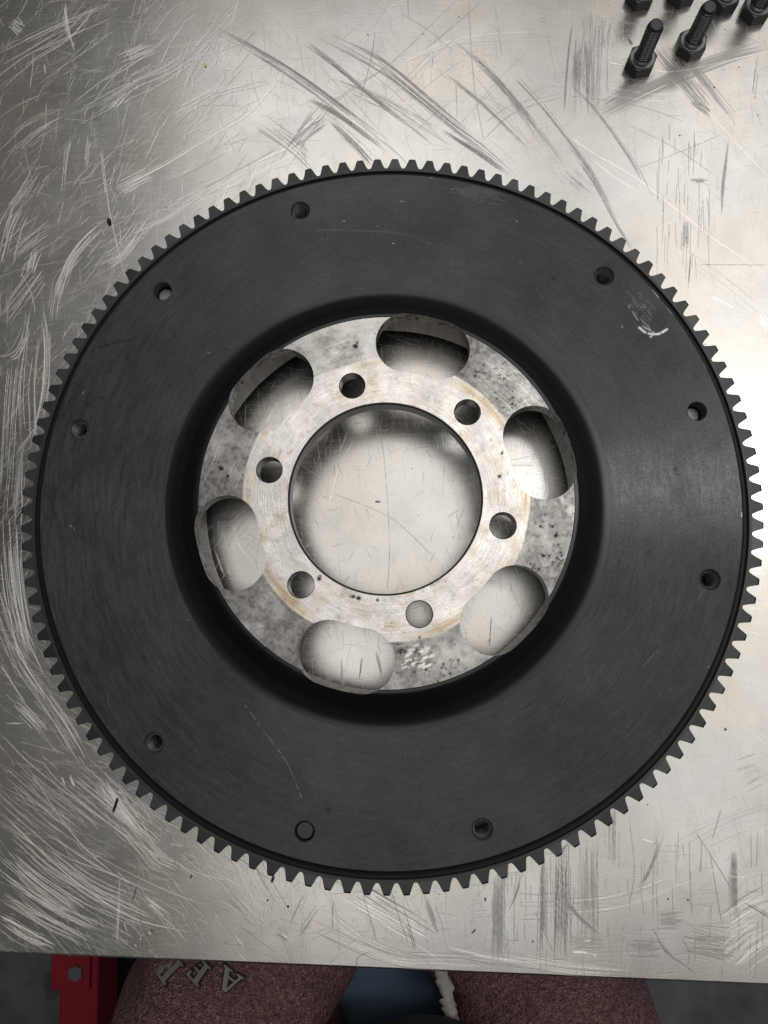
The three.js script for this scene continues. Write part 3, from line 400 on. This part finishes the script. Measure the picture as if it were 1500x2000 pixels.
// ------------------------------------------------------------------ crumbs on the bench
{
  const crumb = (name, u, v, s, flat, c, label) => { const g = new THREE.IcosahedronGeometry(s * mm, 2), P = g.attributes.position; for (let i = 0; i < P.count; i++) { const k = 0.75 + 0.5 * noise(P.getX(i) * 1700 + u, P.getZ(i) * 1700 + P.getY(i) * 900 + v); P.setXYZ(i, P.getX(i) * k * 0.8, P.getY(i) * k * flat, P.getZ(i) * k * 1.15); } g.computeVertexNormals(); g.computeBoundingBox(); g.translate(0, -g.boundingBox.min.y, 0); const p = at(u, v, 0); solo(name, g, std(c, 0.8), label, 'crumb').position.set(p.x, 0.0001, p.z); };
  crumb('rubber_crumb', 214, 434, 1.5, 0.6, lin(0.012, 0.012, 0.013), 'black crumb lying on a long scratch beside the toothed rim');
  crumb('paint_chip', 401, 128, 1.0, 0.3, lin(0.62, 0.60, 0.05), 'tiny yellow chip on the bare bench top');
}

// ------------------------------------------------------------------ below the bench: red beam, stool, person
{
  const red = std(lin(0.31, 0.008, 0.022), 0.5), beam = thing('red_steel_beam', 'red painted steel beam with a hex bolt, below the front of the bench', 'beam');
  const a = at(154, 1905, -0.66), L = 0.75; beam.position.set(a.x, -0.66, a.z);
  part('tube', new RoundedBoxGeometry(0.05, 0.07, L, 3, 0.004), red, beam).position.set(0, -0.035, L / 2 - 0.1);
  part('end_plate', new RoundedBoxGeometry(0.05, 0.008, 0.07, 2, 0.002), red, beam).position.set(-0.008, 0.0041, -0.02);
  const bg = new THREE.CylinderGeometry(0.0095, 0.0095, 0.007, 6); part('bolt', bg, std(lin(0.42, 0.45, 0.5), 0.35, 1), beam).position.set(0.001, 0.0115, -0.008);
  const postg = new RoundedBoxGeometry(0.05, 0.17, 0.05, 2, 0.003); for (const z of [-0.05, 0.5]) part('foot', postg, red, beam).position.set(0, -0.155, z);
  // slumped bag
  const bag = thing('bag', 'small slumped black bag with a tan strap on the floor behind the red beam', 'bag'), bp = at(243, 1925, -0.84); bag.position.set(bp.x, -0.9, bp.z);
  const sg = new THREE.SphereGeometry(0.055, 40, 28), sp0 = sg.attributes.position; for (let i = 0; i < sp0.count; i++) { const x = sp0.getX(i), y = sp0.getY(i), z = sp0.getZ(i), k = 0.8 + 0.45 * noise(x * 60 + 9, z * 60 + y * 40); sp0.setXYZ(i, x * k * 0.8, Math.max(-0.03, y * k) * 1.2 + 0.036, z * k * 1.5); } sg.computeVertexNormals();
  part('sack', sg, std(lin(0.012, 0.012, 0.014), 0.7), bag); const st = part('strap', new THREE.TorusGeometry(0.03, 0.005, 10, 40, 4.2), std(lin(0.22, 0.16, 0.09), 0.8), bag); st.position.set(0, 0.09, 0.02); st.rotation.set(0.9, 0.5, 0.3);
  // stool
  const stool = thing('stool', 'blue padded stool seat showing between the two thighs', 'stool'); stool.position.set(-0.02, -0.9, 0.56);
  const sp = [[0, 0.40], [0.17, 0.40], [0.185, 0.41], [0.188, 0.435], [0.18, 0.448], [0.15, 0.452], [0, 0.453]].map(([r, y]) => new THREE.Vector2(r, y));
  part('seat', new THREE.LatheGeometry(sp, 64), std(lin(0.13, 0.20, 0.30), 0.7), stool);
  for (let k = 0; k < 4; k++) { const l = part('leg', new THREE.CylinderGeometry(0.012, 0.012, 0.41, 12), std(lin(0.3, 0.3, 0.3), 0.35, 1), stool), t = k * Math.PI / 2 + 0.78; l.position.set(Math.cos(t) * 0.13, 0.205, Math.sin(t) * 0.13); }
}
{
  const person = thing('person', 'seated person in mauve sweatpants with cream letters and a black shirt, close to the bench', 'person');
  const N = 256, fleece = texture(N, (i, j, o) => { const n = noise(i / 2.2, j / 2.2) * 0.55 + fbm(i / 9, j / 9, 3) * 0.45, v = 0.56 + (n - 0.5) * 0.62; o[0] = v * 1.0; o[1] = v * 0.74; o[2] = v * 0.74; }, true); fleece.wrapS = fleece.wrapT = THREE.RepeatWrapping; fleece.repeat.set(5, 7);
  const fb = texture(N, (i, j, o) => { o[0] = o[1] = o[2] = noise(i / 2.2, j / 2.2) * 0.6 + fbm(i / 9, j / 9, 2) * 0.4; }); fb.wrapS = fb.wrapT = THREE.RepeatWrapping; fb.repeat.set(5, 7);
  const pants = std(lin(0.8, 0.8, 0.8), 1, 0, { map: fleece, bumpMap: fb, bumpScale: 0.005 });
  // a leg as a surface: length t (0 hip .. 1 ankle) and angle a (0 on top, positive to +x)
  const legFn = (side) => {
    const keys = side < 0 ? [[-0.17, -0.40, 0.56, 0.105], [-0.165, -0.40, 0.43, 0.106], [-0.128, -0.41, 0.35, 0.080], [-0.115, -0.44, 0.25, 0.068], [-0.105, -0.46, 0.13, 0.066], [-0.10, -0.56, 0.10, 0.058], [-0.10, -0.80, 0.13, 0.045], [-0.10, -0.868, 0.14, 0.05]]
      : [[0.115, -0.40, 0.56, 0.10], [0.118, -0.40, 0.43, 0.098], [0.092, -0.41, 0.355, 0.075], [0.085, -0.44, 0.25, 0.067], [0.085, -0.46, 0.13, 0.066], [0.08, -0.56, 0.10, 0.058], [0.08, -0.80, 0.13, 0.045], [0.08, -0.868, 0.14, 0.05]];
    const c = new THREE.CatmullRomCurve3(keys.map(k => V(k[0], k[1], k[2])), false, 'centripetal'), rr = keys.map(k => k[3]);
    return (t, a, off = 0) => {
      const p = c.getPoint(t), T = c.getTangent(t), X = V(1, 0, 0), Nn = new THREE.Vector3().crossVectors(X, T).normalize(); if (Nn.y < 0 && t < 0.5) Nn.negate(); else if (t >= 0.5 && Nn.z > 0) Nn.negate();
      const B = new THREE.Vector3().crossVectors(Nn, T).normalize(); if (B.x < 0) B.negate();
      const k = t * (rr.length - 1), i = Math.min(rr.length - 2, Math.floor(k)); let r = rr[i] + (rr[i + 1] - rr[i]) * smooth(0, 1, k - i);
      { const cr = t - 0.205 - 0.035 * Math.sin(a * 1.3 + side); r -= 0.010 * Math.exp(-(cr * cr) / 0.0002) * smooth(-0.2, 0.5, side < 0 ? a > Math.PI ? a - 2 * Math.PI : a : a > Math.PI ? 2 * Math.PI - a : -a); }
      r += 0.006 * (noise(t * 22 + side * 7, Math.cos(a) * 2 + 5 + Math.sin(a)) - 0.5) + 0.0035 * Math.sin(t * 60 + Math.sin(a * 1.5 + side) * 3) * smooth(0.1, 0.9, Math.abs(Math.sin(a)));
      return p.addScaledVector(Nn, Math.cos(a) * (r + off)).addScaledVector(B, Math.sin(a) * (r * 1.06 + off));
    };
  };
  const surf = (fn, nu, nv) => { const P = [], U = [], I = []; for (let j = 0; j <= nu; j++) for (let i = 0; i <= nv; i++) { const p = fn(j / nu, i / nv * 2 * Math.PI); P.push(p.x, p.y, p.z); U.push(i / nv, j / nu * 1.6); } for (let j = 0; j < nu; j++) for (let i = 0; i < nv; i++) { const a = j * (nv + 1) + i, b = a + 1, c = a + nv + 1, d = c + 1; I.push(a, b, c, b, d, c); } const g = new THREE.BufferGeometry(); g.setAttribute('position', new THREE.Float32BufferAttribute(P, 3)); g.setAttribute('uv', new THREE.Float32BufferAttribute(U, 2)); g.setIndex(I); g.computeVertexNormals(); return g; };
  const legL = legFn(-1), legR = legFn(1);
  const hips = surf((t, a) => { const y = -0.46 + t * 0.2, k = Math.sin(Math.PI * clamp(t * 0.8 + 0.15)); return V(-0.01 + Math.cos(a) * 0.19 * k, y, 0.60 + Math.sin(a) * 0.13 * k); }, 24, 48);
  const trousers = part('trousers', mergeGeometries([surf(legL, 160, 64), surf(legR, 160, 64), hips]), pants, person, 'mauve fleece sweatpants');
  const shoe = std(lin(0.03, 0.03, 0.03), 0.7);
  for (const x of [-0.10, 0.08]) { const g = new RoundedBoxGeometry(0.09, 0.06, 0.26, 6, 0.028); part('shoe', g, shoe, person).position.set(x, -0.87, 0.10); }
  // black shirt
  const shirtTex = texture(256, (i, j, o) => { const v = 0.10 + noise(i / 1.4, j / 1.4) * 0.05 + fbm(i / 30, j / 30, 3) * 0.03; o[0] = o[1] = v; o[2] = v * 1.05; }, true);
  const shirt = surf((t, a) => { const y = -0.30 + t * 0.62, w = 0.15 + 0.05 * Math.sin(t * 2.6), d = 0.125 + 0.02 * Math.sin(t * 3), end = t > 0.94 ? Math.sqrt(Math.max(0, 1 - ((t - 0.94) / 0.06) ** 2)) : 1, f = 1 + 0.02 * Math.sin(a * 7 + t * 9) * (1 - t); return V(0.01 + Math.cos(a) * w * f * end, y, 0.505 + t * 0.16 + Math.sin(a) * d * f * end); }, 60, 72);
  part('shirt', shirt, std(lin(1, 1, 1), 0.95, 0, { map: shirtTex }), person, 'black shirt');
  // drawstring end
  const ds = at(862, 1896, -0.33), cord = new THREE.CatmullRomCurve3([V(ds.x + 0.012, -0.318, ds.z + 0.055), V(ds.x + 0.006, -0.312, ds.z + 0.025), V(ds.x, -0.318, ds.z - 0.005), V(ds.x - 0.002, -0.34, ds.z - 0.03)]);
  const cg = new THREE.TubeGeometry(cord, 40, 0.0055, 14), cp = cg.attributes.position; for (let i = 0; i < cp.count; i++) { const k = (noise(cp.getX(i) * 500, cp.getZ(i) * 500 + cp.getY(i) * 300) - 0.5) * 0.006; cp.setXYZ(i, cp.getX(i) + k, cp.getY(i) + k, cp.getZ(i)); } cg.computeVertexNormals();
  part('drawstring', cg, std(lin(0.36, 0.34, 0.32), 1), person, 'frayed white drawstring end');
  // letters across the thigh, tops towards the waist
  const font = await new FontLoader().loadAsync('fonts/droid/droid_serif_bold.typeface.json');
  const cream = std(lin(0.25, 0.235, 0.21), 1), dark = std(lin(0.02, 0.018, 0.02), 0.9);
  [['A', -0.15, 0.235], ['E', -0.46, 0.222], ['R', -0.74, 0.203]].forEach(([ch, a0, T0]) => {
    const wrap = (extra, off, th) => { const g = new TextGeometry(ch, { font, size: 0.021, depth: th, curveSegments: 4, bevelEnabled: extra > 0, bevelSize: extra, bevelThickness: 0.0001, bevelSegments: 1 }); g.computeBoundingBox(); const b = g.boundingBox, P = g.attributes.position;
      for (let i = 0; i < P.count; i++) { const x = P.getX(i) - (b.min.x + b.max.x) / 2, y = P.getY(i) - 0.0105, z = P.getZ(i); const p = legL(T0 - y * 1.05, a0 - x / 0.095, off + z); P.setXYZ(i, p.x, p.y, p.z); } g.computeVertexNormals(); g.computeBoundingBox(); g.computeBoundingSphere(); return g; };
    const l = part('letter', wrap(0, 0.0022, 0.0012), cream, trousers, `cream appliqué letter ${ch}`); part('outline', wrap(0.0014, 0.0008, 0.0012), dark, l);
  });
}
renderer.render(scene, camera);
